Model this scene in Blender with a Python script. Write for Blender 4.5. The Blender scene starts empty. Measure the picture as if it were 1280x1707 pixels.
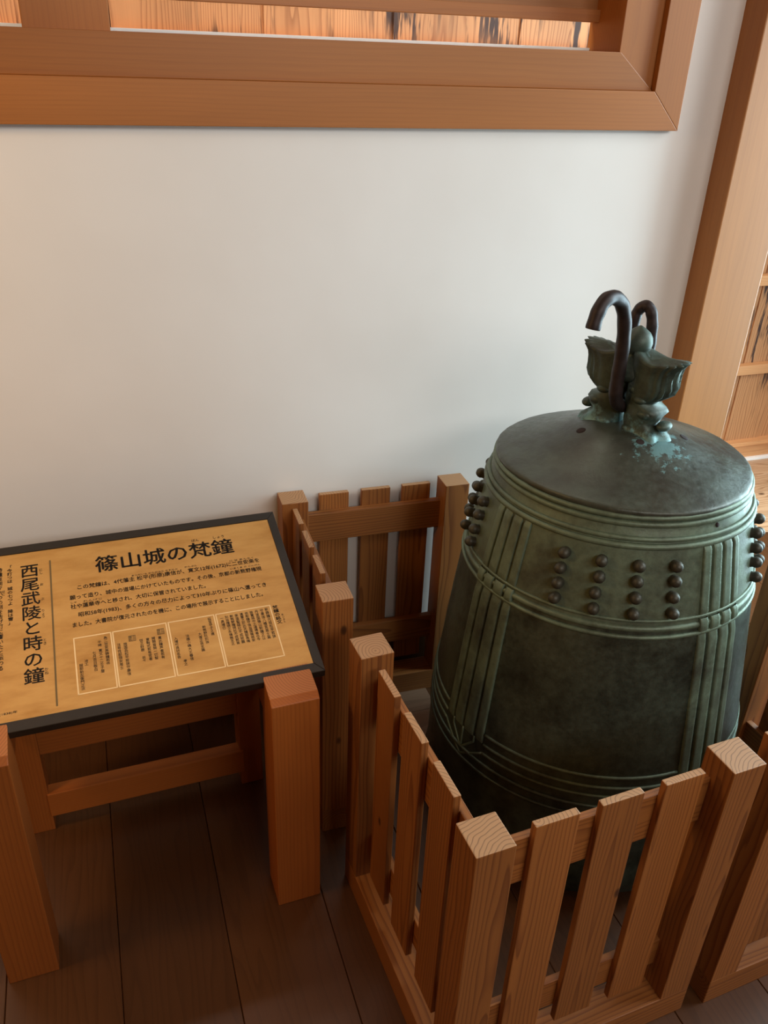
import bpy, bmesh, math, random
from mathutils import Vector, Matrix, Euler
random.seed(7)
R = math.radians
C = bpy.context.scene.collection
SC = bpy.context.scene

# ------------------------------------------------------------------ camera
cam = bpy.data.cameras.new('camera')
co = bpy.data.objects.new('camera', cam); C.objects.link(co)
co.location = (-0.0776, -1.5543, 1.5921)
co.rotation_euler = (R(60.9203), R(-2.0442), R(-18.6091))
cam.sensor_fit = 'VERTICAL'; cam.sensor_height = 24.0
cam.lens = 1399.56 / 1707 * 24.0
cam.clip_start = 0.02
SC.camera = co

# ------------------------------------------------------------------ world, lights, exposure
w = bpy.data.worlds.new('world'); SC.world = w; w.use_nodes = True
bg = w.node_tree.nodes['Background']
bg.inputs[0].default_value = (0.86, 0.92, 1.0, 1); bg.inputs[1].default_value = 0.10
def area(name, loc, target, sx, sy, power, col):
    l = bpy.data.lights.new(name, 'AREA'); l.shape = 'RECTANGLE'; l.size = sx; l.size_y = sy
    l.energy = power; l.color = col
    o = bpy.data.objects.new(name, l); C.objects.link(o); o.location = loc
    o.rotation_euler = (Vector(target) - Vector(loc)).to_track_quat('-Z', 'Y').to_euler()
    return o
area('left_lamp', (-1.15, -0.45, 1.80), (-0.55, 0.2, 0.9), 0.3, 0.3, 9.0, (1.0, 0.60, 0.25))
area('right_opening_light', (2.9, -1.0, 2.1), (0.7, -0.5, 0.3), 1.0, 1.6, 42, (0.88, 0.96, 1.0))
area('doorway_light', (2.75, -0.25, 1.0), (0.9, -0.30, 0.7), 0.9, 1.6, 80, (0.62, 0.88, 1.0))
area('front_opening_light', (1.2, -3.3, 2.5), (0.5, 0.1, 1.0), 2.2, 0.6, 44, (1.0, 0.98, 0.95))
area('corridor_light', (0.3, 0.62, 2.70), (0.3, 0.95, 1.0), 3.2, 0.35, 42, (1.0, 0.92, 0.82))
SC.view_settings.view_transform = 'Standard'
SC.view_settings.look = 'None'
SC.view_settings.exposure = 0.0
SC.view_settings.gamma = 1.0
SC.view_settings.use_curve_mapping = False

# ------------------------------------------------------------------ material helpers
def srgb(r, g, b):
    f = lambda c: (c / 255 / 12.92) if c / 255 <= 0.04045 else ((c / 255 + 0.055) / 1.055) ** 2.4
    return (f(r), f(g), f(b), 1)
class NT:
    def __init__(s, name):
        s.m = bpy.data.materials.new(name); s.m.use_nodes = True
        s.t = s.m.node_tree; s.b = s.t.nodes['Principled BSDF']
    def n(s, kind, **kw):
        x = s.t.nodes.new(kind)
        for k, v in kw.items():
            if k.startswith('i_'):
                x.inputs[int(k[2:]) if k[2:].isdigit() else k[2:].replace('_', ' ')].default_value = v
            else: setattr(x, k, v)
        return x
    def l(s, a, b): s.t.links.new(a, b)
    def math(s, op, a, b=None, clamp=False):
        x = s.n('ShaderNodeMath', operation=op); x.use_clamp = clamp
        for i, v in enumerate((a, b)):
            if v is None: continue
            if hasattr(v, 'type') and hasattr(v, 'links'): s.l(v, x.inputs[i])
            else: x.inputs[i].default_value = v
        return x.outputs[0]
    def ramp(s, fac, stops):
        x = s.n('ShaderNodeValToRGB'); e = x.color_ramp.elements
        while len(e) < len(stops): e.new(0.5)
        for k, (p, c) in zip(e, stops): k.position = p; k.color = c
        s.l(fac, x.inputs[0]); return x.outputs[0]
    def mix(s, fac, a, b, mode='MIX'):
        x = s.n('ShaderNodeMix', data_type='RGBA', blend_type=mode)
        for i, v in ((0, fac), (6, a), (7, b)):
            if hasattr(v, 'links'): s.l(v, x.inputs[i])
            else: x.inputs[i].default_value = v
        return x.outputs[2]
    def bump(s, h, strength, dist):
        x = s.n('ShaderNodeBump'); x.inputs['Strength'].default_value = strength
        x.inputs['Distance'].default_value = dist
        s.l(h, x.inputs['Height']); s.l(x.outputs[0], s.b.inputs['Normal'])

def wood(name, light, dark, freq=190.0, rough=0.5, knots=0.0, contrast=1.0, spread=0.10, wob=0.9, stain=None, tone=0.12, fibre=0.15, endgrain=None, bumpy=0.12):
    """solid timber: rings round a pith that runs along the piece's own Z"""
    k = NT(name)
    tc = k.n('ShaderNodeTexCoord'); oi = k.n('ShaderNodeObjectInfo'); rnd = oi.outputs['Random']
    off = k.n('ShaderNodeCombineXYZ')
    k.l(k.math('SUBTRACT', k.math('MULTIPLY', k.math('FRACT', k.math('MULTIPLY', rnd, 7.13)), spread * 2), spread), off.inputs[0])
    k.l(k.math('SUBTRACT', k.math('MULTIPLY', k.math('FRACT', k.math('MULTIPLY', rnd, 23.7)), spread * 2), spread), off.inputs[1])
    k.l(k.math('MULTIPLY', rnd, 40.0), off.inputs[2])
    P = k.n('ShaderNodeVectorMath', operation='ADD'); k.l(tc.outputs['Object'], P.inputs[0]); k.l(off.outputs[0], P.inputs[1])
    st = k.n('ShaderNodeVectorMath', operation='MULTIPLY'); k.l(P.outputs[0], st.inputs[0]); st.inputs[1].default_value = (1, 1, 0.13)
    nz = k.n('ShaderNodeTexNoise', i_Scale=14.0, i_Detail=2.0); k.l(st.outputs[0], nz.inputs['Vector'])
    sx = k.n('ShaderNodeSeparateXYZ'); k.l(P.outputs[0], sx.inputs[0])
    d = k.math('SQRT', k.math('ADD', k.math('POWER', sx.outputs[0], 2.0), k.math('POWER', sx.outputs[1], 2.0)))
    ph = k.math('ADD', k.math('MULTIPLY', d, freq), k.math('MULTIPLY', nz.outputs['Fac'], wob * 6.0))
    fr = k.math('FRACT', ph)
    m = lambda t: tuple(light[i] + (dark[i] - light[i]) * t * contrast for i in range(3)) + (1,)
    col = k.ramp(fr, [(0.0, m(0.05)), (0.55, m(0.18)), (0.86, m(0.85)), (0.94, m(1.0)), (1.0, m(0.1))])
    fib = k.n('ShaderNodeVectorMath', operation='MULTIPLY'); k.l(P.outputs[0], fib.inputs[0]); fib.inputs[1].default_value = (1, 1, 0.02)
    fn = k.n('ShaderNodeTexNoise', i_Scale=420.0, i_Detail=1.0); k.l(fib.outputs[0], fn.inputs['Vector'])
    col = k.mix(fibre, col, k.ramp(fn.outputs['Fac'], [(0.3, (0.62, 0.62, 0.62, 1)), (0.7, (1.12, 1.12, 1.12, 1))]), 'MULTIPLY')
    big = k.n('ShaderNodeTexNoise', i_Scale=5.0, i_Detail=2.0); k.l(st.outputs[0], big.inputs['Vector'])
    col = k.mix(1.0, col, k.ramp(big.outputs['Fac'], [(0.3, (1 - tone * 1.4, 1 - tone * 1.6, 1 - tone * 1.8, 1)), (0.7, (1 + tone, 1 + tone, 1 + tone, 1))]), 'MULTIPLY')
    tint = k.math('ADD', 0.9, k.math('MULTIPLY', rnd, 0.2))
    tv = k.n('ShaderNodeCombineColor'); 
    for i in range(3): k.l(tint, tv.inputs[i])
    col = k.mix(1.0, col, tv.outputs[0], 'MULTIPLY')
    if knots:
        ks = k.n('ShaderNodeVectorMath', operation='MULTIPLY'); k.l(P.outputs[0], ks.inputs[0]); ks.inputs[1].default_value = (1, 1, 0.55)
        vo = k.n('ShaderNodeTexVoronoi', i_Scale=8.0); k.l(ks.outputs[0], vo.inputs['Vector'])
        kf = k.ramp(vo.outputs['Distance'], [(0.0, (1, 1, 1, 1)), (0.05 * knots, (0.8, 0.8, 0.8, 1)), (0.085 * knots, (0, 0, 0, 1))])
        col = k.mix(kf, col, tuple(c * 0.25 for c in dark[:3]) + (1,))
    if stain:
        sn = k.n('ShaderNodeVectorMath', operation='MULTIPLY'); k.l(P.outputs[0], sn.inputs[0]); sn.inputs[1].default_value = (1, 1, 0.10)
        s1 = k.n('ShaderNodeTexNoise', i_Scale=26.0, i_Detail=4.0, i_Roughness=0.7); k.l(sn.outputs[0], s1.inputs['Vector'])
        s2 = k.n('ShaderNodeTexNoise', i_Scale=3.2, i_Detail=1.0); k.l(P.outputs[0], s2.inputs['Vector'])
        sf = k.math('MULTIPLY', k.ramp(s1.outputs['Fac'], [(0.50, (0, 0, 0, 1)), (0.56, (1, 1, 1, 1))]), k.ramp(s2.outputs['Fac'], [(0.42, (0, 0, 0, 1)), (0.58, (1, 1, 1, 1))]))
        col = k.mix(sf, col, stain)
    if endgrain:   # sawn ends are paler and greyer than the faces
        sn_ = k.n('ShaderNodeSeparateXYZ'); k.l(tc.outputs['Normal'], sn_.inputs[0])
        ef = k.math('GREATER_THAN', k.math('ABSOLUTE', sn_.outputs[2]), 0.9)
        ec = k.mix(0.72, col, k.ramp(fr, [(0.0, endgrain), (0.7, endgrain), (0.93, tuple(c * 0.42 for c in endgrain[:3]) + (1,)), (1.0, endgrain)]))
        col = k.mix(ef, col, ec)
    k.l(col, k.b.inputs['Base Color'])
    k.b.inputs['Roughness'].default_value = rough
    k.bump(fr, bumpy, 0.0006)
    return k.m

def plain(name, col, rough=0.6, metal=0.0, noise=0.0, nscale=40.0, bump=0.0):
    k = NT(name)
    k.b.inputs['Roughness'].default_value = rough; k.b.inputs['Metallic'].default_value = metal
    if noise:
        tc = k.n('ShaderNodeTexCoord'); nz = k.n('ShaderNodeTexNoise', i_Scale=nscale, i_Detail=5.0)
        k.l(tc.outputs['Object'], nz.inputs['Vector'])
        a = tuple(c * (1 - noise) for c in col[:3]) + (1,); b = tuple(min(1, c * (1 + noise)) for c in col[:3]) + (1,)
        k.l(k.ramp(nz.outputs['Fac'], [(0.3, a), (0.7, b)]), k.b.inputs['Base Color'])
        if bump: k.bump(nz.outputs['Fac'], 0.4, bump)
    else: k.b.inputs['Base Color'].default_value = col
    return k.m

M = {}
M['fence'] = wood('fence_timber', srgb(156, 98, 44), srgb(104, 54, 18), 150, 0.55, knots=0.8, contrast=0.75, spread=0.055, endgrain=srgb(186, 148, 108))
M['sill'] = wood('sill_timber', srgb(156, 98, 44), srgb(104, 54, 18), 150, 0.55, knots=0.8, contrast=0.75, spread=0.055)
M['stand'] = wood('stand_timber', srgb(158, 88, 30), srgb(134, 70, 22), 200, 0.5, contrast=0.6, spread=0.16, wob=0.5, endgrain=srgb(184, 116, 62))
M['frame'] = wood('window_timber', srgb(166, 104, 46), srgb(146, 88, 38), 120, 0.42, bumpy=0.03, contrast=0.35, spread=0.3, wob=0.5)
M['post'] = wood('pillar_timber', srgb(160, 106, 52), srgb(144, 90, 40), 60, 0.5, bumpy=0.02, contrast=0.3, spread=0.4, wob=0.5)
M['floor'] = wood('floor_timber', srgb(86, 53, 27), srgb(68, 40, 18), 60, 0.38, contrast=0.5, spread=0.25, wob=1.2)
M['corridor'] = wood('corridor_timber', srgb(214, 176, 138), srgb(160, 112, 74), 90, 0.45, contrast=0.8, spread=0.25, wob=1.6, knots=1.0)
M['board'] = wood('outer_board_timber', srgb(200, 146, 98), srgb(150, 98, 60), 120, 0.6, contrast=0.8, spread=0.2, wob=1.0, stain=srgb(62, 40, 30))
M['batten'] = wood('batten_timber', srgb(214, 158, 106), srgb(184, 124, 78), 200, 0.6, contrast=0.6, spread=0.2)
M['black'] = plain('black_lacquer', srgb(34, 27, 19), 0.45, 0, 0.12, 60)
M['ink'] = plain('ink', srgb(34, 28, 22), 0.6)
M['greyink'] = plain('grey_ink', srgb(112, 92, 56), 0.6)
M['cream'] = plain('cream_line', srgb(242, 214, 160), 0.5)
M['white'] = plain('lit_gap_white', srgb(250, 250, 246), 0.35)  # white that stands for the lit gap under the outer boards
_k = NT('light_line'); _t = _k.n('ShaderNodeBsdfTranslucent'); _t.inputs[0].default_value = (0.80, 0.95, 1, 1); _d = _k.n('ShaderNodeBsdfDiffuse'); _d.inputs[0].default_value = (0.95, 0.97, 1, 1)
_m = _k.n('ShaderNodeMixShader'); _k.l(_d.outputs[0], _m.inputs[1]); _k.l(_t.outputs[0], _m.inputs[2]); _k.l(_m.outputs[0], _k.t.nodes['Material Output'].inputs[0]); M['light_line'] = _k.m  # translucent white for the bright line of light along the sill
M['iron'] = plain('iron', srgb(50, 42, 41), 0.5, 0.5, 0.3, 60, 0.0012)
M['hole_shade'] = plain('hole_shade', srgb(36, 22, 18), 0.9)  # near-black tone for the shade inside the holes

def plaster():
    k = NT('plaster'); tc = k.n('ShaderNodeTexCoord')
    nz = k.n('ShaderNodeTexNoise', i_Scale=2.2, i_Detail=4.0); k.l(tc.outputs['Object'], nz.inputs['Vector'])
    k.l(k.ramp(nz.outputs['Fac'], [(0.3, srgb(222, 218, 211)), (0.7, srgb(229, 226, 220))]), k.b.inputs['Base Color'])
    k.b.inputs['Roughness'].default_value = 0.75
    f = k.n('ShaderNodeTexNoise', i_Scale=9.0, i_Detail=6.0); k.l(tc.outputs['Object'], f.inputs['Vector'])
    k.bump(f.outputs['Fac'], 0.10, 0.004); return k.m
M['plaster'] = plaster()

def gold():
    k = NT('gold_board'); tc = k.n('ShaderNodeTexCoord')
    s = k.n('ShaderNodeVectorMath', operation='MULTIPLY'); k.l(tc.outputs['Object'], s.inputs[0]); s.inputs[1].default_value = (1, 3.2, 1)
    nz = k.n('ShaderNodeTexNoise', i_Scale=7.0, i_Detail=6.0, i_Roughness=0.62); k.l(s.outputs[0], nz.inputs['Vector'])
    k.l(k.ramp(nz.outputs['Fac'], [(0.30, srgb(184, 134, 64)), (0.5, srgb(204, 156, 86)), (0.7, srgb(214, 168, 98))]), k.b.inputs['Base Color'])
    k.b.inputs['Roughness'].default_value = 0.42; k.b.inputs['Metallic'].default_value = 0.25
    f = k.n('ShaderNodeTexNoise', i_Scale=300.0, i_Detail=2.0); k.l(tc.outputs['Object'], f.inputs['Vector'])
    k.bump(f.outputs['Fac'], 0.06, 0.0005); return k.m
M['gold'] = gold()

def bronze(name, base, green, amount, rough=0.5, cyan=0.0, scale=9.0, metal=0.35, foot=None):
    k = NT(name); tc = k.n('ShaderNodeTexCoord')
    nz = k.n('ShaderNodeTexNoise', i_Scale=scale, i_Detail=8.0, i_Roughness=0.62); k.l(tc.outputs['Object'], nz.inputs['Vector'])
    col = k.ramp(nz.outputs['Fac'], [(0.38 - amount * 0.12, base), (0.62 - amount * 0.12, green)])
    n2 = k.n('ShaderNodeTexNoise', i_Scale=70.0, i_Detail=4.0, i_Roughness=0.7); k.l(tc.outputs['Object'], n2.inputs['Vector'])
    col = k.mix(0.6, col, k.ramp(n2.outputs['Fac'], [(0.3, (0.7, 0.7, 0.7, 1)), (0.7, (1.25, 1.25, 1.22, 1))]), 'MULTIPLY')
    if cyan:   # turquoise bloom that has run down from the crown
        sx = k.n('ShaderNodeSeparateXYZ'); k.l(tc.outputs['Object'], sx.inputs[0])
        dx = k.math('SUBTRACT', sx.outputs[0], 0.012); dy = k.math('ADD', sx.outputs[1], 0.088)
        d = k.math('SQRT', k.math('ADD', k.math('POWER', dx, 2.0), k.math('POWER', dy, 2.0)))
        near = k.ramp(d, [(0.02, (1, 1, 1, 1)), (0.10, (0, 0, 0, 1))])
        n3 = k.n('ShaderNodeTexNoise', i_Scale=52.0, i_Detail=8.0, i_Roughness=0.72); k.l(tc.outputs['Object'], n3.inputs['Vector'])
        f = k.math('ADD', k.math('MULTIPLY', near, 0.26 * cyan), n3.outputs['Fac'])
        col = k.mix(k.ramp(f, [(0.69, (0, 0, 0, 1)), (0.74, (0.8, 0.8, 0.8, 1))]), col, srgb(108, 150, 150))
    if foot:   # turquoise bloom creeping up from where the crown is cast onto the cap
        sx = k.n('ShaderNodeSeparateXYZ'); k.l(tc.outputs['Object'], sx.inputs[0])
        low = k.n('ShaderNodeMapRange', i_1=foot, i_2=foot + 0.07, i_3=0.24, i_4=0.0); k.l(sx.outputs[2], low.inputs[0])
        n4 = k.n('ShaderNodeTexNoise', i_Scale=30.0, i_Detail=6.0, i_Roughness=0.7); k.l(tc.outputs['Object'], n4.inputs['Vector'])
        col = k.mix(k.ramp(k.math('ADD', low.outputs[0], n4.outputs['Fac']), [(0.62, (0, 0, 0, 1)), (0.74, (0.8, 0.8, 0.8, 1))]), col, srgb(104, 146, 146))
    k.l(col, k.b.inputs['Base Color'])
    k.b.inputs['Metallic'].default_value = metal
    rr = k.n('ShaderNodeMapRange', i_1=0.3, i_2=0.7, i_3=rough - 0.08, i_4=rough + 0.1); k.l(n2.outputs['Fac'], rr.inputs[0]); k.l(rr.outputs[0], k.b.inputs['Roughness'])
    k.bump(n2.outputs['Fac'], 0.45, 0.0014)
    return k.m
M['bell'] = bronze('bell_bronze', srgb(64, 68, 56), srgb(98, 114, 94), 0.6, 0.5)
M['bellpanel'] = bronze('bell_bronze_dark', srgb(60, 66, 58), srgb(92, 106, 94), 0.5, 0.42, metal=0.8)
M['cap'] = bronze('cap_bronze', srgb(56, 57, 49), srgb(74, 82, 72), 0.4, 0.40, cyan=1.0)
M['crown'] = bronze('crown_bronze', srgb(46, 50, 42), srgb(70, 86, 76), 0.5, 0.5, scale=20, foot=0.95)
M['boss'] = bronze('boss_bronze', srgb(52, 51, 43), srgb(70, 70, 58), 0.5, 0.5, scale=30)
M['cord'] = bronze('cord_bronze', srgb(72, 78, 64), srgb(102, 120, 100), 0.8, 0.5)

# ------------------------------------------------------------------ object helpers
def link(name, me, mat, parent=None):
    o = bpy.data.objects.new(name, me); C.objects.link(o)
    if mat: me.materials.append(mat)
    if parent: o.parent = parent
    return o
def mesh(name, vs, fs, smooth=False):
    me = bpy.data.meshes.new(name); me.from_pydata([tuple(v) for v in vs], [], fs); me.update()
    if smooth:
        for p in me.polygons: p.use_smooth = True
    return me
def bevelled(bm, b, seg=2):
    if b: bmesh.ops.bevel(bm, geom=bm.edges[:], offset=b, segments=seg, affect='EDGES', profile=0.6)
def bm_mesh(bm, name):
    bmesh.ops.recalc_face_normals(bm, faces=bm.faces[:])
    me = bpy.data.meshes.new(name); bm.to_mesh(me); bm.free(); return me
ROT = {'z': (0, 0, 0), 'x': (0, R(90), 0), 'y': (R(-90), 0, 0)}
def piece(name, parent, mat, c, d, grain='z', bev=0.0018, smooth_seg=2):
    """bevelled timber, grain along one axis; c centre and d size in the parent's frame"""
    dx, dy, dz = {'z': d, 'x': (d[2], d[1], d[0]), 'y': (d[0], d[2], d[1])}[grain]
    bm = bmesh.new(); bmesh.ops.create_cube(bm, size=1.0)
    for v in bm.verts: v.co = Vector((v.co.x * dx, v.co.y * dy, v.co.z * dz))
    bevelled(bm, bev, smooth_seg)
    o = link(name, bm_mesh(bm, name), mat, parent); o.location = c; o.rotation_euler = ROT[grain]
    return o
def prism(name, parent, mat, poly, a0, a1, axis='x', bev=0.0018, grain='z'):
    """poly of (p, q) extruded along axis: x -> (y,z) poly; y -> (x,z); z -> (x,y)"""
    f = {'x': lambda p, q, a: (a, p, q), 'y': lambda p, q, a: (p, a, q), 'z': lambda p, q, a: (p, q, a)}[axis]
    pts = [f(p, q, a) for a in (a0, a1) for p, q in poly]
    c = sum((Vector(p) for p in pts), Vector()) / len(pts)
    n = len(poly); Q = Euler(ROT[grain]).to_matrix().transposed()
    vs = [Q @ (Vector(p) - c) for p in pts]
    fs = [tuple(range(n)), tuple(range(2 * n - 1, n - 1, -1))] + [(i, i + n, (i + 1) % n + n, (i + 1) % n) for i in range(n)]
    bm = bmesh.new(); bv = [bm.verts.new(v) for v in vs]
    for fc in fs: bm.faces.new([bv[i] for i in fc])
    bmesh.ops.recalc_face_normals(bm, faces=bm.faces[:]); bevelled(bm, bev)
    o = link(name, bm_mesh(bm, name), mat, parent); o.location = c; o.rotation_euler = ROT[grain]
    return o
def thing(name, label, cat, loc=(0, 0, 0), rz=0.0, group=None):
    o = bpy.data.objects.new(name, None); o.empty_display_size = 0.05; C.objects.link(o)
    o.location = loc; o.rotation_euler = (0, 0, rz); o['label'] = label; o['category'] = cat
    if group: o['group'] = group
    return o
def tag(o, label, cat, group=None):
    o['label'] = label; o['category'] = cat
    if group: o['group'] = group
    return o
def structure(o, label=None, cat=None):
    o['kind'] = 'structure'
    if label: o['label'] = label
    if cat: o['category'] = cat
    return o
def lathe(name, prof, mat, parent, seg=160, a0=0.0, a1=2 * math.pi, close=False):
    full = abs(a1 - a0 - 2 * math.pi) < 1e-6
    na = seg if full else seg + 1
    vs = []; fs = []
    for j in range(na):
        a = a0 + (a1 - a0) * j / seg
        for r, z in prof: vs.append((r * math.cos(a), r * math.sin(a), z))
    n = len(prof)
    for j in range(seg):
        k = (j + 1) % na
        for i in range(n - 1): fs.append((j * n + i, k * n + i, k * n + i + 1, j * n + i + 1))
    return link(name, mesh(name, vs, fs, True), mat, parent)
def tube(pts, rad, seg=10, closed=False, cap=True):
    """vertices and faces of a tube along pts; rad a number or list"""
    pts = [Vector(p) for p in pts]; n = len(pts); vs = []; fs = []
    up = None
    for i, p in enumerate(pts):
        a = pts[(i - 1) % n] if (closed or i > 0) else p; b = pts[(i + 1) % n] if (closed or i < n - 1) else p
        t = (b - a).normalized()
        if up is None:
            up = Vector((0, 0, 1)) if abs(t.z) < 0.9 else Vector((1, 0, 0))
        s = t.cross(up)
        if s.length < 1e-6: s = t.orthogonal()
        s.normalize(); up = s.cross(t).normalized()
        r = rad[i] if isinstance(rad, (list, tuple)) else rad
        for k in range(seg):
            an = 2 * math.pi * k / seg
            vs.append(p + s * (math.cos(an) * r) + up * (math.sin(an) * r))
    m = n if closed else n - 1
    for i in range(m):
        j = (i + 1) % n
        for k in range(seg):
            l = (k + 1) % seg
            fs.append((i * seg + k, i * seg + l, j * seg + l, j * seg + k))
    if cap and not closed:
        fs.append(tuple(range(seg - 1, -1, -1))); fs.append(tuple(range((n - 1) * seg, n * seg)))
    return vs, fs
def join(lists):
    V = []; F = []
    for vs, fs in lists:
        b = len(V); V += list(vs); F += [tuple(i + b for i in f) for f in fs]
    return V, F
def catmull(P, n=8):
    P = [Vector(p) for p in P]; out = []
    for i in range(len(P) - 1):
        p0 = P[max(i - 1, 0)]; p1 = P[i]; p2 = P[i + 1]; p3 = P[min(i + 2, len(P) - 1)]
        for k in range(n):
            t = k / n
            out.append(0.5 * ((2 * p1) + (p2 - p0) * t + (2 * p0 - 5 * p1 + 4 * p2 - p3) * t * t + (3 * p1 - p0 - 3 * p2 + p3) * t ** 3))
    out.append(P[-1]); return out

# ================================================================== SETTING
WY = 0.215            # face of the white wall
# floor: boards laid towards the white wall
fl = piece('floor', None, M['floor'], (0.6, -1.0, -0.045), (8.0, 7.0, 0.03), 'y', 0)
structure(fl, 'dark brown board floor under bell and sign', 'floor')
fl_par = fl
edges = [-2.4, -2.2, -2.0, -1.81, -1.61, -1.41, -1.21, -1.01, -0.81, -0.605, -0.40, -0.192, 0.018, 0.226, 0.43, 0.62, 0.802, 1.0, 1.2, 1.4, 1.6, 1.8, 2.0, 2.2, 2.4, 2.6, 2.8, 3.0]
def child(o, par):
    mw = Matrix.LocRotScale(o.location, o.rotation_euler, None)
    pw = Matrix.LocRotScale(par.location, par.rotation_euler, None)
    o.parent = par; o.matrix_parent_inverse = pw.inverted(); return o
for a, b in zip(edges[:-1], edges[1:]):
    child(piece('floor_board', None, M['floor'], ((a + b) / 2, -1.44, -0.015), (b - a - 0.0012, 4.1, 0.03), 'y', 0.0012, 1), fl)
# lighter boards of the passage behind, laid along it
for i in range(5):
    y0 = 0.613 + i * 0.14
    for x0, x1 in ((-2.4, 0.3), (0.3, 2.15), (2.15, 3.9)):
        child(piece('floor_board', None, M['corridor'], ((x0 + x1) / 2, y0 + 0.07, -0.015), (x1 - x0 - 0.001, 0.139, 0.03), 'x', 0.001, 1), fl)

# pale boards left of the bell; light through the fence gap included in colour
M['paleboard_lit'] = wood('pale_lit_floor_timber', srgb(140, 108, 84), srgb(108, 78, 56), 80, 0.42, contrast=0.5, spread=0.25)
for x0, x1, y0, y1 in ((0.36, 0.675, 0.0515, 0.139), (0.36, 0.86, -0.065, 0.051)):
    child(piece('floor_board', None, M['paleboard_lit'], ((x0 + x1) / 2, (y0 + y1) / 2, 0.0015), (x1 - x0, y1 - y0, 0.003), 'x', 0.0008, 1), fl)

# white wall with the window opening
def boxes_mesh(name, boxes):
    V = []; F = []
    for (x0, x1, y0, y1, z0, z1) in boxes:
        b = len(V)
        V += [(x0, y0, z0), (x1, y0, z0), (x1, y1, z0), (x0, y1, z0), (x0, y0, z1), (x1, y0, z1), (x1, y1, z1), (x0, y1, z1)]
        F += [tuple(b + i for i in f) for f in ((0, 3, 2, 1), (4, 5, 6, 7), (0, 1, 5, 4), (1, 2, 6, 5), (2, 3, 7, 6), (3, 0, 4, 7))]
    return mesh(name, V, F)
WX0, WX1, WZ0, WZ1 = -1.35, 1.125, 1.53, 2.30
wl = link('wall_back', boxes_mesh('wall_back', [(-2.4, WX0, WY, 0.33, 0, 2.8), (WX1, 1.346, WY, 0.33, 0, 2.8), (WX0, WX1, WY, 0.33, 0, WZ0), (WX0, WX1, WY, 0.33, WZ1, 2.8)]), M['plaster'])
structure(wl, 'white plaster wall behind the bell', 'wall')
structure(piece('baseboard_added', None, M['floor'], (-0.53, 0.2125, 0.07), (3.73, 0.006, 0.14), 'x', 0.001), 'low dark timber strip added along the foot of the white wall', 'baseboard')  # assumed skirting, added to darken the brightly lit foot of the wall
# pillar at the end of the wall
pl = piece('trim_1', None, M['post'], (1.424, 0.235, 1.4), (0.160, 0.190, 2.8), 'z', 0.003)
structure(pl, 'square timber pillar at the right end of the white wall', 'pillar')

# the rest of the room, behind and above the camera
structure(piece('ceiling', None, M['post'], (0.7, -1.1, 2.83), (6.4, 5.2, 0.05), 'x', 0), 'timber ceiling over the room', 'ceiling')
structure(link('wall_left', boxes_mesh('wall_left', [(-2.5, -2.4, -3.6, 1.24, 0, 2.8)]), M['frame']), 'timber wall far left', 'wall')
structure(link('wall_front', boxes_mesh('wall_front', [(-2.5, 3.9, -3.7, -3.6, 0, 2.8)]), M['frame']), 'timber wall behind the viewer', 'wall')

# window
win = thing('window_1', 'timber framed window opening high in the white wall', 'window', (0, WY, 1.5)); win['kind'] = 'structure'
def wp(name, poly, y0, y1, grain, bev=0.0015, mat='frame'):
    return prism(name, win, M[mat], [(x, z - 1.5) for x, z in poly], y0 - WY, y1 - WY, 'y', bev, grain)
ax0, ax1, az0, az1 = -1.52, 1.210, 1.447, 2.40        # outside of casing
bx0, bx1, bz0, bz1 = -1.445, 1.133, 1.525, 2.32        # casing / inner frame
cx0, cx1, cz0, cz1 = -1.36, 1.040, 1.597, 2.25         # clear opening
wp('casing', [(ax0, az0), (ax1, az0), (bx1, bz0), (bx0, bz0)], 0.188, 0.26, 'x')
wp('casing', [(ax1, az0), (ax1, az1), (bx1, bz1), (bx1, bz0)], 0.188, 0.26, 'z')
wp('casing', [(ax0, az1), (ax0, az0), (bx0, bz0), (bx0, bz1)], 0.188, 0.26, 'z')
wp('casing', [(ax1, az1), (ax0, az1), (bx0, bz1), (bx1, bz1)], 0.188, 0.26, 'x')
wp('inner_frame', [(bx0, bz0), (bx1, bz0), (cx1, cz0), (cx0, cz0)], 0.198, 0.34, 'x')
wp('inner_frame', [(bx1, bz0), (bx1, bz1), (cx1, cz1), (cx1, cz0)], 0.204, 0.34, 'z')
wp('inner_frame', [(bx0, bz1), (bx0, bz0), (cx0, cz0), (cx0, cz1)], 0.204, 0.34, 'z')
wp('inner_frame', [(bx1, bz1), (bx0, bz1), (cx0, cz1), (cx1, cz1)], 0.204, 0.34, 'x')
piece('mullion', win, M['frame'], (-0.063, 0.03, 0.42), (0.146, 0.05, 0.66), 'z', 0.002)
piece('track_and_light_line', win, M['light_line'], (-0.16, 0.118, 0.0985), (2.40, 0.012, 0.0085), 'x', 0.0008)  # pale strip added in place of a line of light
piece('track_and_light_line', win, M['frame'], (-0.16, 0.075, 0.085), (2.40, 0.03, 0.018), 'x', 0.0008)
piece('crossbar', win, M['frame'], (-0.145, 0.10, 0.1635), (2.42, 0.025, 0.024), 'x', 0.001)
piece('shutter_board', win, M['post'], (-0.145, 0.112, 0.37), (2.42, 0.018, 0.40), 'x', 0.001)

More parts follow.
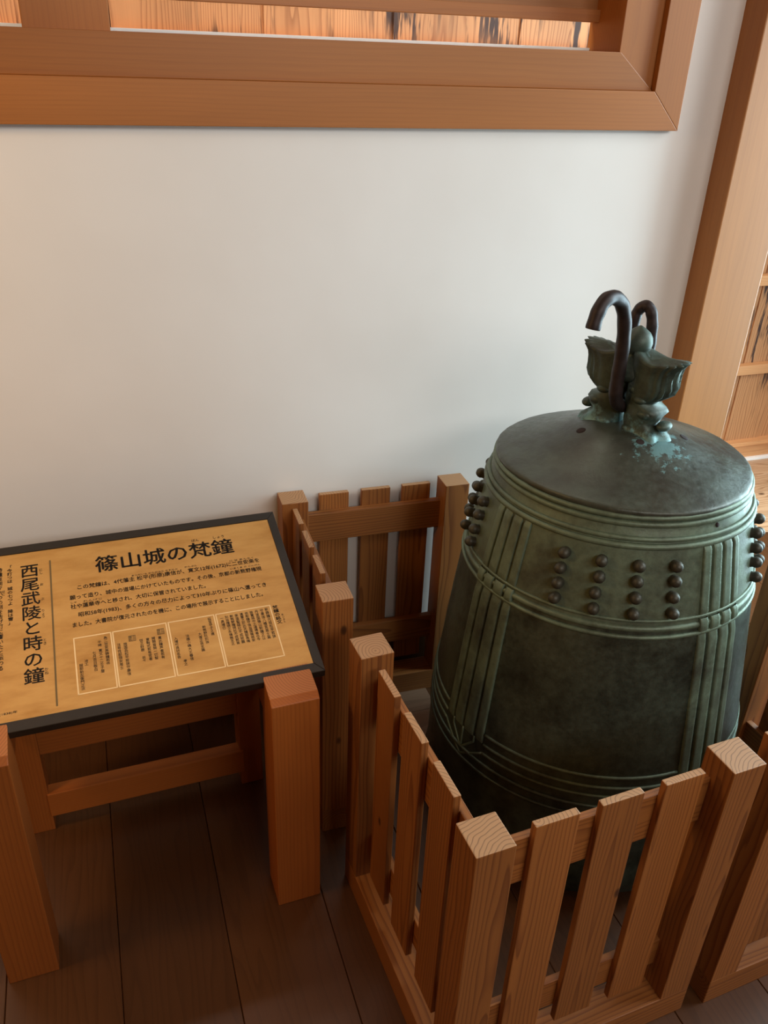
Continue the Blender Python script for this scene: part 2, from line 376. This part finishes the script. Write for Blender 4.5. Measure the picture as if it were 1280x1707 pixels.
# boarded outer wall of the passage
ow = thing('wall_outer', 'boarded outer wall of the sunlit passage beyond the opening', 'wall', (0, 1.2, 0)); ow['kind'] = 'structure'
x = -2.4; i = 0
while x < 4.2:
    wdt = random.choice((0.185, 0.21, 0.225, 0.24))
    piece('board', ow, M['board'], (x + wdt / 2, 0.016 + (i % 2) * 0.006, 1.35), (wdt + (0.02 if i % 2 else -0.002), 0.014, 2.55), 'z', 0.001, 1)
    x += wdt; i += 1
for z in (0.438, 0.818, 1.198, 1.585, 1.98):
    piece('batten', ow, M['batten'], (0.9, -0.008, z), (6.6, 0.034, 0.042), 'x', 0.0015)
piece('base_board', ow, M['batten'], (0.9, -0.002, 0.045), (6.6, 0.03, 0.062), 'x', 0.0015)
piece('base_cap', ow, M['batten'], (0.9, -0.006, 0.085), (6.6, 0.045, 0.018), 'x', 0.0015)
piece('lit_gap_strip', ow, M['white'], (0.9, -0.012, 0.007), (6.6, 0.04, 0.014), 'x', 0.001)  # white strip in place of the light along the floor

# ================================================================== FENCES
PW = 0.063; PH = 0.645; SH = 0.066; HW = PW / 2
def arm(root, axis, sgn, L, out, slats, n0, n1, rails, sw=0.0745, st=0.089, stop=0.632):
    """one fence panel from the corner post along axis*sgn; out = +-1 side the slats face"""
    def put(name, a, n, z, da, dn, dz, grain):
        if axis == 'x': c, d, g = (sgn * a, n, z), (da, dn, dz), grain
        else: c, d, g = (n, sgn * a, z), (dn, da, dz), {'x': 'y', 'z': 'z'}[grain]
        return piece(name, root, M['sill' if name == 'sill' else 'fence'], c, d, g)
    a0 = -HW if axis == 'x' else HW
    put('sill', (a0 + L + HW) / 2, 0, SH / 2, L + HW - a0, PW, SH, 'x')
    put('post', L, 0, (SH + PH) / 2, PW, PW, PH - SH, 'z')
    for s in slats: put('slat', s, (n0 + n1) / 2, (st + stop) / 2, sw, n1 - n0, stop - st, 'z')
    for (m0, m1, z0, z1) in rails: put('rail', L / 2, (m0 + m1) / 2, (z0 + z1) / 2, L - PW + 0.004, m1 - m0, z1 - z0, 'x')
def fence(label, loc, yaw, arms):
    t = thing('picket_fence', label, 'fence', (loc[0], loc[1], 0), yaw, 'corner fences round the bell')
    piece('post', t, M['fence'], (0, 0, (SH + PH) / 2), (PW, PW, PH - SH), 'z')
    for a in arms: arm(t, *a)
    return t
f1 = fence('low corner fence against the white wall, left of bell', (0.3108, 0.1754), R(-1.518), [
    ('x', 1, 0.4104, 1, (0.107, 0.214, 0.320), 0.019, 0.032, ((0.0, 0.019, 0.512, 0.590), (0.0, 0.019, 0.162, 0.232))),
    ('y', -1, 0.4059, -1, (0.070, 0.175, 0.281), -0.008, 0.004, ((0.004, 0.019, 0.512, 0.600), (0.004, 0.019, 0.162, 0.232)))])
f2 = fence('low corner fence in front of bell, nearest the viewer', (0.3426, -0.8544), R(3.11), [
    ('x', 1, 0.4405, -1, (0.116, 0.229, 0.343), -0.0055, 0.0075, ((0.0075, 0.0205, 0.502, 0.599), (0.0075, 0.0205, 0.120, 0.191))),
    ('y', 1, 0.4412, -1, (0.121, 0.236, 0.350), -0.008, 0.005, ((0.005, 0.019, 0.502, 0.599), (0.005, 0.019, 0.120, 0.191)))])
e = Vector((math.cos(R(3.11)), math.sin(R(3.11)), 0)); nn = Vector((-e.y, e.x, 0))
I = Vector((0.3426, -0.8544, 0)) + e * 0.992 + nn * (-0.0065)
f3 = fence('low corner fence at right front of bell, cut off by frame edge', (I.x, I.y), R(3.11), [
    ('x', -1, 0.4405, -1, (0.116, 0.229, 0.343), -0.0055, 0.0075, ((0.0075, 0.0205, 0.502, 0.599), (0.0075, 0.0205, 0.120, 0.191))),
    ('y', 1, 0.4412, 1, (0.121, 0.236, 0.350), -0.004, 0.009, ((-0.019, -0.004, 0.502, 0.599), (-0.019, -0.004, 0.120, 0.191)))])

# ================================================================== BELL
BX, BY = 0.8777, -0.2923 - 0.0189 * 0.044
bell = thing('temple_bell', 'large green bronze temple bell with bosses standing inside the low fence', 'bell', (BX, BY, 0))
bell.rotation_euler = (R(-1.08), 0, 0)
PROF = [(0.345, 0.045), (0.352, 0.050), (0.3525, 0.075), (0.349, 0.098), (0.3455, 0.115), (0.344, 0.16), (0.342, 0.24), (0.3378, 0.329), (0.325, 0.44), (0.311, 0.56), (0.2975, 0.664), (0.281, 0.745), (0.2625, 0.831), (0.2545, 0.855), (0.2475, 0.8675), (0.2455, 0.892)]
def prof_r(z):
    for (r0, z0), (r1, z1) in zip(PROF, PROF[1:]):
        if z0 <= z <= z1: return r0 + (r1 - r0) * (z - z0) / (z1 - z0)
    return PROF[0][0] if z < PROF[0][1] else PROF[-1][0]
def dense(z0, z1, n):
    return [(prof_r(z0 + (z1 - z0) * i / n), z0 + (z1 - z0) * i / n) for i in range(n + 1)]
# body in two zones: the boss field above the middle band, the darker panels below
lathe('boss_field', dense(0.682, 0.892, 20), M['bell'], bell)
lathe('body', [(0.305, 0.055), (0.315, 0.045)] + [(r, z) for r, z in PROF[:6]] + dense(0.18, 0.682, 30), M['bellpanel'], bell)
def on(a, z, h=0.0):
    r = prof_r(z) + h; a = R(a); return (r * math.cos(a), r * math.sin(a), z)
def ring(z, rad, h=0.0, a0=None, a1=None, n=180):
    if a0 is None: return tube([on(360 * i / n, z, h) for i in range(n)], rad, 10, closed=True)
    m = max(4, int(abs(a1 - a0) / 2)); return tube([on(a0 + (a1 - a0) * i / m, z, h) for i in range(m + 1)], rad, 8)
def cords(name, lst, mat='cord'):
    V, F = join(lst); return link(name, mesh(name, V, F, True), M[mat], bell)
cords('raised_band', [ring(0.886, 0.0056), ring(0.8735, 0.0062)])
cords('raised_band', [ring(0.849, 0.0050), ring(0.8365, 0.0062)])
cords('raised_band', [ring(0.700, 0.0036), ring(0.684, 0.0068, -0.002), ring(0.668, 0.0046)])
cords('raised_band', [ring(0.287, 0.0045), ring(0.262, 0.0040)], 'bellpanel')
BC = [-167.3 + 90 * k for k in range(4)]
OFF = (-10.6, -5.7, 0.0, 6.0, 10.6)
for c in BC:
    lst = []
    def line(pts, rad=0.0026):
        q = []
        for (a0, z0), (a1, z1) in zip(pts, pts[1:]):
            m = 6
            q += [on(c + a0 + (a1 - a0) * i / m, z0 + (z1 - z0) * i / m, 0.0004) for i in range(m)]
        q.append(on(c + pts[-1][0], pts[-1][1], 0.0004)); return tube(q, rad, 8)
    def strip(a0, a1, zt, zb0, zb1, n=18, m=6, h=0.0048):
        # a flat raised band between two grooves, its edges rounded down; the lower end may be cut on the slant
        g = 0.62; a0 += g; a1 -= g; V = []; F = []
        us = [-0.18, 0.0, 0.07] + [0.1 + 0.8 * i / (m - 1) for i in range(1, m - 1)] + [0.93, 1.0, 1.18]
        hs = [-0.003, 0.75 * h, h] + [h] * (m - 2) + [h, 0.75 * h, -0.003]
        wdt = (a1 - a0)
        for i in range(n + 1):
            t = i / n
            for u, hh in zip(us, hs):
                uu = u if 0 <= u <= 1 else (-0.12 / wdt if u < 0 else 1 + 0.12 / wdt)
                zb = zb0 + (zb1 - zb0) * min(1, max(0, uu))
                z = zt + (zb - zt) * t
                e = -0.003 if i in (0, n) else 0.0
                V.append(on(c + a0 + wdt * uu, z, hh + e))
        w_ = len(us)
        for i in range(n):
            for k in range(w_ - 1): F.append((i * w_ + k, i * w_ + k + 1, (i + 1) * w_ + k + 1, (i + 1) * w_ + k))
        return V, F
    strips = []; low = []
    for o0, o1 in zip(OFF, OFF[1:]):
        strips.append(strip(o0, o1, 0.832, 0.702, 0.702))
        low.append(strip(o0, o1, 0.666, 0.338, 0.338))
        lst.append(strip(o0, o1, 0.697, 0.671, 0.671, 4, 6, 0.0075))
    V, F = join(strips); link('vertical_band', mesh('vertical_band', V, F, True), M['cord'], bell)
    V, F = join(low); link('vertical_band', mesh('vertical_band', V, F, True), M['bell'], bell)
    mid = lst; lst = []
    V, F = join(mid); link('band_crossing', mesh('band_crossing', V, F, True), M['cord'], bell)
    lst.append(line([(OFF[1], 0.34), (OFF[1], 0.325), (0, 0.285)]))
    lst.append(line([(OFF[3], 0.34), (OFF[3], 0.325), (0, 0.285)]))
    lst.append(line([(0, 0.34), (0, 0.285)]))
    lst.append(line([(0, 0.268), (10.6, 0.314)])); lst.append(line([(0, 0.268), (-10.6, 0.314)]))
    cords('band_miter', lst, 'bell')
    a0, a1 = c + 10.6, c + 79.4
    cords('raised_band', [ring(0.360, 0.0036, 0.0, a0, a1), ring(0.336, 0.0036, 0.0, a0, a1), ring(0.314, 0.0032, 0.0, a0, a1)], 'bell')
# bosses, four by four in each of the four fields
bp = [(0.0, 0.0205), (0.004, 0.0200), (0.0075, 0.0178), (0.0103, 0.0135), (0.0112, 0.009), (0.0098, 0.004), (0.0105, 0.0), (0.0105, -0.006)]
bm_boss = None
for q in range(4):
    for i in range(4):
        for j in range(4):
            a = -120.0 + 90 * q + (-20.7, -6.9, 6.9, 20.7)[i]
            z = (0.805, 0.7755, 0.7455, 0.7165)[j] + random.uniform(-.0015, .0015)
            if bm_boss is None:
                ob = lathe('boss', [(r, h) for r, h in bp], M['boss'], bell, seg=14); bm_boss = ob.data
            else:
                ob = bpy.data.objects.new('boss', bm_boss); C.objects.link(ob); ob.parent = bell
            ob.location = on(a + random.uniform(-.3, .3), z)
            sl = math.atan2(0.0353, 0.167)
            nrm = Vector((math.cos(R(a)) * math.cos(sl), math.sin(R(a)) * math.cos(sl), math.sin(sl)))
            ob.rotation_euler = nrm.to_track_quat('Z', 'Y').to_euler()
# cap
cap = [(0.236, 0.884), (0.244, 0.886), (0.2475, 0.890), (0.2475, 0.896), (0.243, 0.900), (0.225, 0.906), (0.20, 0.914), (0.17, 0.924), (0.14, 0.936), (0.11, 0.949), (0.085, 0.959), (0.065, 0.965), (0.04, 0.968), (0.0, 0.969)]
cp = catmull([(r, z, 0) for r, z in cap], 4)
cpo = lathe('cap', [(max(p.x, 0), p.y) for p in cp], M['cap'], bell, seg=180)
for v in cpo.data.vertices:      # cast edge is a little uneven
    r = math.hypot(v.co.x, v.co.y)
    if r > 0.2:
        a = math.atan2(v.co.y, v.co.x); k = 1 + (0.0035 * math.sin(3 * a + 1) + 0.002 * math.sin(11 * a) + 0.0012 * math.sin(37 * a)) * (r - 0.2) / 0.047
        v.co.x *= k; v.co.y *= k
        v.co.z += (0.0035 * math.sin(2 * a + 0.7)) * (r - 0.2) / 0.047
def hole(px, py, z):
    o = lathe('core_hole', [(0.0, 0.0008), (0.006, 0.0008), (0.009, 0.0004), (0.011, -0.003)], M['hole_shade'], bell, seg=16)  # shallow dark disc, the shade of the hole is in its colour
    o.location = (px, py, z); r = math.hypot(px, py); s = 0.38
    o.rotation_euler = Vector((px / r * s, py / r * s, 1)).to_track_quat('Z', 'Y').to_euler()
hole(-0.095, 0.010, 0.9552); hole(-0.022, -0.080, 0.9590); hole(0.092, -0.060, 0.9495)
nl = lathe('nail_hole', [(0.0, 0.001), (0.004, 0.001), (0.005, -0.003)], M['hole_shade'], bell, seg=12)
nl.location = on(-79.4, 0.862, 0.001); nl.rotation_euler = Vector((math.cos(R(-79.4)), math.sin(R(-79.4)), 0.1)).to_track_quat('Z', 'Y').to_euler()

# crown: two dragon heads back to back, an arch between them and a jewel on top
AX = R(-66); axd = Vector((math.cos(AX), math.sin(AX), 0)); tpd = Vector((-axd.y, axd.x, 0))
CR0 = Vector((0.872, -0.273, 0)) - Vector((BX, BY, 0)) - Vector((0, 0.0189 * 0.97, 0))
crown = bpy.data.objects.new('crown', None); crown.empty_display_size = 0.03; C.objects.link(crown); crown.parent = bell
crown.location = (CR0.x, CR0.y, 0); crown.rotation_euler = (0, 0, AX)
SEC = [(0.940, 0.004, 0.096, 0.044), (0.955, 0.004, 0.094, 0.042), (0.964, 0.004, 0.090, 0.037), (0.972, 0.004, 0.080, 0.034), (0.984, 0.004, 0.066, 0.032), (0.996, 0.003, 0.074, 0.034), (1.007, 0.003, 0.079, 0.035), (1.015, 0.002, 0.075, 0.034),
       (1.021, 0.002, 0.058, 0.032), (1.027, 0.001, 0.060, 0.032), (1.034, 0.000, 0.074, 0.033), (1.044, 0.000, 0.084, 0.034), (1.056, 0.000, 0.088, 0.034), (1.068, 0.000, 0.087, 0.034), (1.080, 0.000, 0.088, 0.034), (1.092, 0.000, 0.092, 0.034), (1.101, 0.000, 0.099, 0.035), (1.1055, 0.001, 0.104, 0.035), (1.107, 0.004, 0.099, 0.031), (1.107, 0.010, 0.084, 0.022), (1.107, 0.016, 0.060, 0.010)]
def dragon(sg):
    N = 56; vs = []; fs = []
    for (z, s0, s1, t) in SEC:
        cs = (s0 + s1) / 2; hs = (s1 - s0) / 2
        for k in range(N):
            a = 2 * math.pi * k / N; ca, sa = math.cos(a), math.sin(a)
            ex = 0.78
            px = math.copysign(abs(ca) ** ex, ca); py = math.copysign(abs(sa) ** ex, sa)
            outw = max(0.0, (ca + 0.15) / 1.15)
            fl_ = 0.0
            if z > 1.032: fl_ = 0.15 * outw * min(1, (z - 1.03) / 0.015) * math.sin(a * 17 + 26 * (z - 1.06))
            elif z < 0.98: fl_ = 0.10 * outw * math.sin(a * 6 + 0.6)
            else: fl_ = 0.05 * math.sin(a * 5 + z * 180)
            nar = 1.0 - 0.12 * max(0, -ca)
            x_ = cs + hs * px * (1 + fl_); y_ = t * py * nar * (1 + fl_)
            zz = z
            if z > 1.03: zz += (0.006 * max(0, ca) + 0.016 * max(0, -ca) - 0.004 * abs(sa)) * min(1, (z - 1.03) / 0.06)
            vs.append((sg * x_, sg * y_, zz))
    L = len(SEC)
    for i in range(L - 1):
        for k in range(N):
            l = (k + 1) % N; fs.append((i * N + k, i * N + l, (i + 1) * N + l, (i + 1) * N + k))
    fs.append(tuple((L - 1) * N + k for k in range(N)))
    lst = [(vs, fs)]
    # brow, eye and whisker rolls
    def blob(c, r, sc=(1, 1, 1)):
        bm = bmesh.new(); bmesh.ops.create_uvsphere(bm, u_segments=14, v_segments=9, radius=r)
        V = [(sg * (c[0] + v.co.x * sc[0]), sg * (c[1] + v.co.y * sc[1]), c[2] + v.co.z * sc[2]) for v in bm.verts]
        bm.verts.index_update(); F = [tuple(v.index for v in f.verts) for f in bm.faces]; bm.free(); return V, F
    for sd in (-1, 1):
        lst.append(blob((0.040, sd * 0.030, 1.030), 0.009, (1.5, 0.8, 0.8)))
        lst.append(blob((0.022, sd * 0.026, 1.046), 0.008, (1.2, 0.9, 1.0)))
        lst.append(blob((0.052, sd * 0.026, 1.005), 0.012, (1.4, 0.9, 0.8)))
        lst.append(blob((0.030, sd * 0.026, 0.968), 0.013, (1.4, 1.0, 0.8)))
    lst.append(blob((0.084, 0, 0.985), 0.012, (1.1, 1.6, 0.8)))
    V, F = join(lst)
    o = link('dragon_head', mesh('dragon_head', V, F, True), M['crown'], crown); return o
dragon(1); dragon(-1)
pts = catmull([(-0.052, 0, 1.045), (-0.035, 0, 1.072), (0, 0, 1.083), (0.035, 0, 1.072), (0.052, 0, 1.045)], 6)
V, F = tube(pts, [0.024] * len(pts), 14); link('arch', mesh('arch', V, F, True), M['crown'], crown)
jw = lathe('jewel', [(0.0, 1.050), (0.022, 1.053), (0.034, 1.060), (0.038, 1.070), (0.032, 1.082), (0.026, 1.092), (0.0255, 1.100), (0.0175, 1.1045), (0.020, 1.108), (0.0255, 1.117), (0.027, 1.126), (0.0255, 1.136), (0.020, 1.145), (0.011, 1.152), (0.003, 1.157), (0.0, 1.158)], M['crown'], crown, seg=28)

# iron hook threaded through the crown
def hk(s, t, z):
    p = Vector((0.872, -0.273, 0)) + axd * s + tpd * t; return (p.x, p.y, z)
path = [hk(0, -0.162, 1.180), hk(0, -0.156, 1.203), hk(0, -0.140, 1.224), hk(0, -0.113, 1.2275), hk(0, -0.084, 1.212), hk(0, -0.066, 1.182), hk(0, -0.056, 1.14), hk(0, -0.053, 1.09), hk(0, -0.052, 1.05), hk(0, -0.044, 1.022), hk(0, -0.022, 1.006), hk(-0.004, 0.008, 1.004),
        hk(-0.014, 0.035, 1.018), hk(-0.032, 0.046, 1.050), hk(-0.042, 0.048, 1.10), hk(-0.045, 0.048, 1.150), hk(-0.041, 0.050, 1.170), hk(-0.030, 0.052, 1.180), hk(-0.018, 0.054, 1.172), hk(-0.011, 0.055, 1.150), hk(-0.008, 0.056, 1.120), hk(-0.007, 0.056, 1.095)]
pp = catmull(path, 7)
V, F = tube(pp, [(0.0128 if i < 84 else 0.0108) + 0.0004 * math.sin(i * 0.9) for i in range(len(pp))], 14)
tag(link('iron_hook', mesh('iron_hook', V, F, True), M['iron']), 'dark rusty iron hook bar looped through the crown of the bell', 'hook')
# low blocks that carry the bell
for a in (30, 150, 270):
    child(piece('support_block', None, M['floor'], (BX + 0.24 * math.cos(R(a)), BY + 0.24 * math.sin(R(a)), 0.0225), (0.12, 0.09, 0.045), 'x', 0.002), bell)
# the ring of the mouth, closing the body to the blocks
lathe('mouth_rim', [(0.20, 0.047), (0.345, 0.0455)], M['bellpanel'], bell, seg=120)

# ================================================================== SIGN STAND
st = thing('sign_stand', 'slanted golden information sign on an orange wooden stand beside the fence', 'sign', (0.1311, -0.4187, 0), R(1.4))
LEG = [(0, 0), (0, 0.5466), (0.0137, 0.5560), (0.081, 0.5672), (0.081, 0)]
for x0 in (0.0, -0.526):
    prism('leg', st, M['stand'], LEG, x0, x0 + 0.0905, 'x', 0.002)
for x0 in (-0.487, -0.006):
    piece('back_leg', st, M['stand'], (x0 + 0.0265, 0.380, 0.29), (0.053, 0.055, 0.58), 'z', 0.002)
piece('stretcher', st, M['stand'], (-0.2175, 0.365, 0.079), (0.44, 0.034, 0.067), 'x', 0.002)
piece('back_rail', st, M['stand'], (-0.2175, 0.380, 0.32), (0.44, 0.034, 0.20), 'x', 0.002)
for x0 in (-0.478, 0.045):
    piece('side_rail', st, M['stand'], (x0, 0.216, 0.40), (0.028, 0.275, 0.13), 'y', 0.002)
# panel: own frame, x along the sign, y up the slope
pan = bpy.data.objects.new('panel', None); pan.empty_display_size = 0.05; C.objects.link(pan); pan.parent = st
pan.location = (0.0, 0.0807, 0.567); pan.rotation_euler = (R(15), 0, R(-0.5))
PU0, PU1, PV0, PV1 = -0.553, 0.1175, -0.0255, 0.4155
GU0, GU1, GV0, GV1 = -0.534, 0.1000, -0.0030, 0.3935
def frame_strip(poly, grain):
    return prism('panel_frame', pan, M['black'], poly, -0.0165, 0.0015, 'z', 0.0015, grain)
frame_strip([(PU0, PV0), (PU1, PV0), (GU1, GV0), (GU0, GV0)], 'x')
frame_strip([(PU1, PV0), (PU1, PV1), (GU1, GV1), (GU1, GV0)], 'y')
frame_strip([(PU0, PV1), (PU0, PV0), (GU0, GV0), (GU0, GV1)], 'y')
frame_strip([(PU1, PV1), (PU0, PV1), (GU0, GV1), (GU1, GV1)], 'x')
piece('gold_board', pan, M['gold'], ((GU0 + GU1) / 2, (GV0 + GV1) / 2, -0.007), (GU1 - GU0 - 0.0004, GV1 - GV0 - 0.0004, 0.014), 'z', 0)
def bar(name, u0, v0, u1, v1, wd, mat):
    a = Vector((u0, v0)); b = Vector((u1, v1)); d = b - a
    bm = bmesh.new(); bmesh.ops.create_cube(bm, size=1.0)
    for v in bm.verts: v.co = Vector((v.co.x * (d.length + wd), v.co.y * wd, v.co.z * 0.0006))
    o = link(name, bm_mesh(bm, name), mat, pan); o.location = ((a.x + b.x) / 2, (a.y + b.y) / 2, 0.0002); o.rotation_euler = (0, 0, math.atan2(d.y, d.x)); return o
def text(name, s, u, v, size, align='LEFT', vertical=False, off=0.0, spacing=1.0, sx=1.0, lines=1.0, mat='ink'):
    cu = bpy.data.curves.new(name, 'FONT'); cu.body = '\n'.join(s) if vertical else s
    cu.size = size; cu.align_x = align; cu.align_y = 'CENTER' if not vertical else 'TOP'
    cu.space_character = spacing; cu.space_line = lines; cu.offset = off; cu.extrude = 0.0001; cu.resolution_u = 2
    cu.materials.append(M[mat])
    o = bpy.data.objects.new(name, cu); C.objects.link(o); o.parent = pan; o.location = (u, v, 0.0003); o.scale = (sx, 1, 1)
    return o
fits = []
def hline(s, u0, u1, v, size, off=0.0, mat='ink'):
    o = text('lettering', s, u0, v, size, 'LEFT', off=off, mat=mat); fits.append((o, u1 - u0, None)); return o
def column(s, u, v1, v0, size, off=0.0, mat='ink'):
    o = text('lettering', list(s), u, v1, size, 'CENTER', vertical=True, off=off, lines=1.0, mat=mat); fits.append((o, None, v1 - v0)); return o
# headline and its reading aids
hline('篠山城の梵鐘', -0.268, 0.010, 0.328, 0.047)
hline('ぼん', -0.0705, -0.0555, 0.3605, 0.0085)
hline('しょう', -0.0265, -0.0035, 0.3610, 0.0085)
# body text
for s, u0, u1, v in (('この梵鐘は、4代藩主 松平(形原)康信が、寛文12年(1672)に二世安楽を', -0.3065, 0.0545, 0.2775),
                     ('願って造り、城中の道場にかけていたものです。その後、京都の新熊野権現', -0.3205, 0.0560, 0.2532),
                     ('社や蓮華寺へと移され、大切に保管されていました。', -0.3205, -0.0630, 0.2298),
                     ('昭和58年(1983)、多くの方々の尽力によって310年ぶりに篠山へ還ってき', -0.3080, 0.0555, 0.2078),
                     ('ました。大書院が復元されたのを機に、この場所で展示することにしました。', -0.3210, 0.0420, 0.1840)):
    hline(s, u0, u1, v, 0.0125)
for s, u0, u1, v in (('まつだいら かたのはら やすのぶ', -0.2015, -0.1110, 0.2872), ('かんぶん', -0.0960, -0.0710, 0.2890), ('に せ あんらく', -0.0045, 0.0455, 0.2872),
                     ('いまくま の ごんげん', -0.0070, 0.0555, 0.2650), ('れんげじ', -0.2965, -0.2620, 0.2400), ('しゃ', -0.3205, -0.3100, 0.2410)):
    hline(s, u0, u1, v, 0.0052)
# boxes with the inscription, each a thin pale outline
for u0, u1 in ((-0.3195, -0.2537), (-0.2500, -0.1520), (-0.1475, -0.0605), (-0.0565, 0.0510)):
    for a in ((u0, 0.0262, u1, 0.0262), (u0, 0.1526, u1, 0.1526), (u0, 0.0262, u0, 0.1526), (u1, 0.0262, u1, 0.1526)):
        bar('box_line', *a, 0.0024, M['cream'])
column('梵鐘の銘文', 0.0605, 0.1500, 0.1030, 0.0110); column('めいぶん', 0.0705, 0.1270, 0.1040, 0.0050)
cols = [(0.0425, 0.1478, 0.0711, '新鋳鐘元祖松平若狭'), (0.0325, 0.1470, 0.0715, '守康信八幡宮居士篇'), (0.0223, 0.1465, 0.0715, '丹波国篠山新鐘之以'), (0.0122, 0.1462, 0.0715, '掛置城中之道場者也今'),
        (0.0022, 0.1460, 0.0715, '依彫鐘守信当国篠城安'), (-0.0078, 0.1457, 0.0715, '遺置之於此天鐘部長鳴'), (-0.0178, 0.1453, 0.0718, '楽道聖経社不成就願'), (-0.0372, 0.1449, 0.0719, '別当権現之永場無乏之'), (-0.0275, 0.1451, 0.0719, '新熊野権現社不成就旨'), (-0.0465, 0.1440, 0.1160, '一具増已'),
        (-0.0700, 0.1478, 0.1033, '延宝甲子之歳'), (-0.0833, 0.1304, 0.0867, '新熊野社別当'), (-0.0937, 0.1151, 0.0699, '大僧正良主識'), (-0.1170, 0.1160, 0.0544, '法橋小嶋大丈春信'), (-0.1295, 0.0595, 0.0454, '孝之'), (-0.1390, 0.1145, 0.0637, '入増竹良坊名告'),
        (-0.1674, 0.1232, 0.0703, '貫此鐘声者若有'), (-0.1791, 0.1248, 0.0709, '諸類皆発一切智'), (-0.1896, 0.1242, 0.0713, '意製式若有苦者'), (-0.2012, 0.1246, 0.0950, '従之鈴鹿'), (-0.2012, 0.0840, 0.0720, '云々'), (-0.2304, 0.1226, 0.0468, '施国品松平若狭守康信'), (-0.2419, 0.1233, 0.0634, '注号性部領安居士'),
        (-0.2640, 0.1454, 0.0787, '為二世安楽鋳鐘若件'), (-0.2751, 0.1373, 0.1240, '干時'), (-0.2751, 0.1180, 0.0633, '寛文十二壬子暦'), (-0.2863, 0.1148, 0.0697, '七月吉日敬白'), (-0.3013, 0.0998, 0.0862, '冶工'), (-0.3108, 0.0916, 0.0335, '服部助左衛門正次')]
for u, v1, v0, s in cols: column(s, u, v1, v0, 0.0072)
for u, v in ((-0.164, 0.1345), (-0.2168, 0.1300)):     # the two square seals
    for k in (-1, 1):
        bar('seal_line', u - 0.0062, v + k * 0.0062, u + 0.0062, v + k * 0.0062, 0.0008, M['greyink']); bar('seal_line', u + k * 0.0062, v - 0.0062, u + k * 0.0062, v + 0.0062, 0.0008, M['greyink'])
    column('鐘銘', u - 0.003, v + 0.0055, v - 0.0055, 0.0055, 0, 'greyink'); column('之印', u + 0.003, v + 0.0055, v - 0.0055, 0.0055, 0, 'greyink')
# left half
bar('divider', -0.3515, 0.3609, -0.3558, 0.0126, 0.0032, M['greyink'])
column('西尾武陵と時の鐘', -0.3905, 0.3580, 0.0690, 0.0360)
for s, v, h in (('にし', 0.3363, 0.015), ('お', 0.3010, 0.0065), ('ぶ', 0.2631, 0.0065), ('りょう', 0.2256, 0.021), ('とき', 0.1576, 0.015), ('かね', 0.0900, 0.015)):
    column(s, -0.3695, v + h / 2, v - h / 2, 0.0070)
column('「今打つは　城の七つよ　降は雪」', -0.4270, 0.3640, 0.2100, 0.0100)
column('時鐘は朝夕六つの刻を告げ町に響いたと伝わる', -0.4450, 0.3600, 0.1080, 0.0098)
column('はに', -0.4385, 0.3000, 0.2860, 0.0055)
column('西尾武陵の句碑には城の鐘の音が詠まれている', -0.4610, 0.3600, 0.1080, 0.0098)
column('篠山の俳人西尾武陵は多くの門人を育てた', -0.4770, 0.3600, 0.1080, 0.0098)
hline('篠山城大書院 天保(1838)年', -0.5150, -0.4200, 0.0148, 0.0062)
bpy.context.view_layer.update()
for o, wd, ht in fits:
    if wd: o.scale.x = wd / max(o.dimensions.x, 1e-5)
    if ht: o.scale.y = ht / max(o.dimensions.y, 1e-5)
dg = bpy.context.evaluated_depsgraph_get()
for o, wd, ht in fits:          # printed letters become plain meshes; the large ones get a heavier brush weight
    me = bpy.data.meshes.new_from_object(o.evaluated_get(dg))
    big = o.data.size; bw = 0.0008 if big > 0.04 else (0.0005 if big > 0.03 else (0.00018 if big > 0.009 else 0.0))
    if bw:
        bm = bmesh.new()
        for dx, dy in ((-bw, 0), (bw, 0), (0, bw * 0.7), (0, -bw * 0.7)):
            n0 = len(bm.verts); bm.from_mesh(me); bm.verts.ensure_lookup_table()
            for v in bm.verts[n0:]: v.co.x += dx; v.co.y += dy
        bm.to_mesh(me); bm.free()
    m = bpy.data.objects.new('lettering', me); C.objects.link(m); m.parent = pan
    m.location = o.location; m.scale = o.scale
    bpy.data.objects.remove(o)
